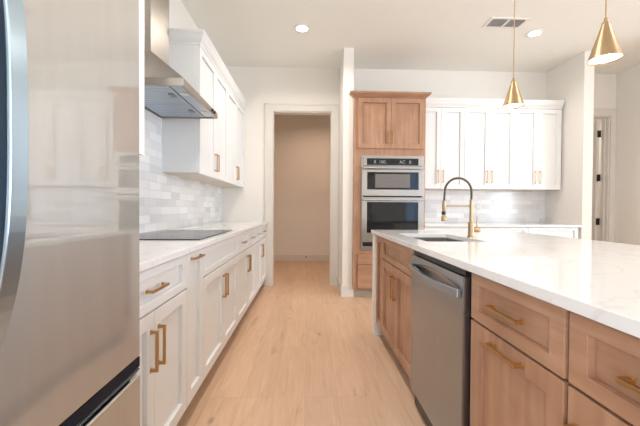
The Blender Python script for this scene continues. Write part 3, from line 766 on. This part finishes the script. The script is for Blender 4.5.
# door with a crescent pocket behind the handle
dw = MB(); bm = dw.bm; ny = 40; za, zb_ = 0.115, 0.853
def column(y):
    q = max(-1, min(1, (y-(DY0+DY1)/2)/((DY1-DY0)/2-.02))); e_ = 1-q*q; d_ = 0.013*e_**0.5
    top = 0.797 + 0.034*e_; bot = 0.797 - 0.035*e_
    return [(za, 0), (0.5, 0), (bot, 0), (bot+(top-bot)*.12, d_*.7), (bot+(top-bot)*.3, d_), (bot+(top-bot)*.65, d_), (top-(top-bot)*.1, d_*.6), (top, 0), (top+.006, 0), (zb_, 0)]
g = []; bk = []
for i in range(ny+1):
    y = DY0+(DY1-DY0)*i/ny
    g.append([bm.verts.new((DXF+d_, y, z)) for z, d_ in column(y)]); bk.append([bm.verts.new((0.600, y, z)) for z, d_ in column(y)])
nz = len(g[0])
for i in range(ny):
    for j in range(nz-1):
        bm.faces.new((g[i][j], g[i+1][j], g[i+1][j+1], g[i][j+1])); bm.faces.new((bk[i][j], bk[i][j+1], bk[i+1][j+1], bk[i+1][j]))
    bm.faces.new((g[i][0], bk[i][0], bk[i+1][0], g[i+1][0])); bm.faces.new((g[i][-1], g[i+1][-1], bk[i+1][-1], bk[i][-1]))
for j in range(nz-1):
    bm.faces.new((g[0][j], g[0][j+1], bk[0][j+1], bk[0][j])); bm.faces.new((g[-1][j], bk[-1][j], bk[-1][j+1], g[-1][j+1]))
dwo = dw.build('door', STEELY, t, smooth=True)
h = MB(); pts = []
for i in range(21):
    q = -1+2*i/20; y = (DY0+DY1)/2 + q*0.298
    pts.append((DXF - 0.009 - 0.034*(1-q*q), y, 0.787))
h.sweep(pts, (1, 0, 0), (0, 0, 1), 0.008, 0.0168)
for s in (-1, 1):
    y = (DY0+DY1)/2 + s*0.285; h.box(DXF-.012, DXF+.001, y-.012, y+.012, 0.774, 0.800)
h.build('handle', STEELY, dwo, bevel=0.003)
MB().box(0.585, 0.60, DY0+.004, DY1-.004, 0.856, 0.876).build('control_strip', BLACK, t)

# ---------------------------------------------------------------- ceiling fittings
def pendant(x, y, label):
    t = thing('pendant_lamp', (x, y, 1.712), label, 'pendant lamp')
    zb = 1.710; h_ = 0.144; R0, R1, th = 0.0575, 0.0125, 0.0015
    sh = MB(); n = 40
    prof = [(R0, zb), (R1, zb+h_), (R1-th, zb+h_), (R0-th-.0006, zb)]
    sh.loft([[(x+r*math.cos(2*PI*i/n), y+r*math.sin(2*PI*i/n), z) for i in range(n)] for r, z in prof], closed=True)
    sh.build('lamp_shade', BRASS, t, smooth=True)
    MB().lathe((x, y, zb+h_), [(R1-th, -.012), (R1+.0015, 0.0), (R1, .004), (0.006, .010), (0.006, .022)], 20).build('cap', BRASS, t, smooth=True)
    MB().lathe((x, y, zb+.006), [(0.0525, 0), (0.0505, .005)], 36).build('diffuser', GLOWP, t, smooth=True)
    MB().tube([(x, y, zb+h_+.02), (x, y, ZC-.02)], 0.0026, 10).build('rod', BRASS, t, smooth=True)
    MB().lathe((x, y, ZC-.025), [(0.05, .025), (0.05, .012), (0.04, .004), (0.01, 0)], 28).build('ceiling_canopy', BRASS, t, smooth=True)
    d = bpy.data.lights.new('pendant_bulb', 'SPOT'); d.energy = 5; d.color = (1.0, .9, .76); d.spot_size = 2.2; d.spot_blend = 0.6; d.shadow_soft_size = 0.05
    o = bpy.data.objects.new('pendant_bulb', d); COL.objects.link(o); o.parent = t; o.location = (0, 0, -0.004)
pendant(1.2, 1.925, 'brass cone pendant lamp hanging in front of the white back cabinets')
pendant(1.192, 1.31, 'nearer brass cone pendant lamp at the upper right, in front of the hall wall')

def downlight(x, y, label, power=13, color=(1.0, 0.92, 0.82)):
    t = thing('recessed_light', (x, y, ZC), label, 'ceiling light', None)
    m = MB(); n = 40; R = []
    for r, z in ((0.088, ZC), (0.088, ZC-.004), (0.080, ZC-.008), (0.062, ZC-.006), (0.062, ZC)):
        R.append([(x+r*math.cos(2*PI*i/n), y+r*math.sin(2*PI*i/n), z) for i in range(n)])
    m.loft(R, closed=True); m.build('trim_ring', PLASTIC, t, smooth=True)
    MB().lathe((x, y, ZC-.0045), [(0.0615, 0.0), (0.0615, .0044)], 36).build('lens', GLOW, t)
    d = bpy.data.lights.new('downlight_lamp', 'AREA'); d.shape = 'DISK'; d.size = 0.12; d.energy = power; d.color = color; d.spread = 2.6
    o = bpy.data.objects.new('downlight_lamp', d); COL.objects.link(o); o.parent = t; o.location = (0, 0, -0.012)
downlight(-0.08, 3.72, 'round recessed ceiling light above the aisle, left of the partition')
downlight(2.543, 3.70, 'round recessed ceiling light beside the ceiling vent', 8)
downlight(-0.08, 1.6, 'unseen recessed ceiling light added over the near end of the aisle')  # out of view, added so light off the floor reaches the island fronts
downlight(2.55, 1.2, 'unseen recessed ceiling light added over the seating side of the island')  # out of view, added to the ceiling grid for more overhead light
t = thing('ceiling_vent', (2.09, 3.5, ZC), 'white two-panel air vent grille in the ceiling', 'vent')
m = MB(); vx0, vx1, vy0, vy1 = 1.885, 2.30, 3.41, 3.605; z0 = ZC - .008; xm = (vx0+vx1)/2
for q in ((vx0, vx1, vy0, vy0+.025), (vx0, vx1, vy1-.025, vy1), (vx0, vx0+.03, vy0+.025, vy1-.025), (vx1-.03, vx1, vy0+.025, vy1-.025), (xm-.012, xm+.012, vy0+.025, vy1-.025)):
    m.box(*q, z0, ZC)
m.build('frame', PLASTIC, t, bevel=0.001)
for a, b in ((vx0+.03, xm-.012), (xm+.012, vx1-.03)):
    g_ = MB().box(a, b, vy0+.025, vy1-.025, ZC-.0015, ZC-.0005).build('duct_opening', SLOT, t)
    m = MB()
    for i in range(9):
        y = vy0+.03 + i*(vy1-vy0-.06)/8
        m.loft([[(a, y-.004, z0), (a, y-.002, z0), (a, y+.006, ZC-.002), (a, y+.004, ZC-.002)], [(b, y-.004, z0), (b, y-.002, z0), (b, y+.006, ZC-.002), (b, y+.004, ZC-.002)]])
    m.build('louvres', PLASTIC, g_)

# unseen warm lamp added to brighten the pantry
downlight(0.2, 5.9, 'unseen warm fill light added inside the pantry', 10, (1.0, 0.68, 0.5))

downlight(4.4, 5.9, 'unseen fill light added in the hall beyond the open door', 14)  # unseen lamp added because the hall came out too dark
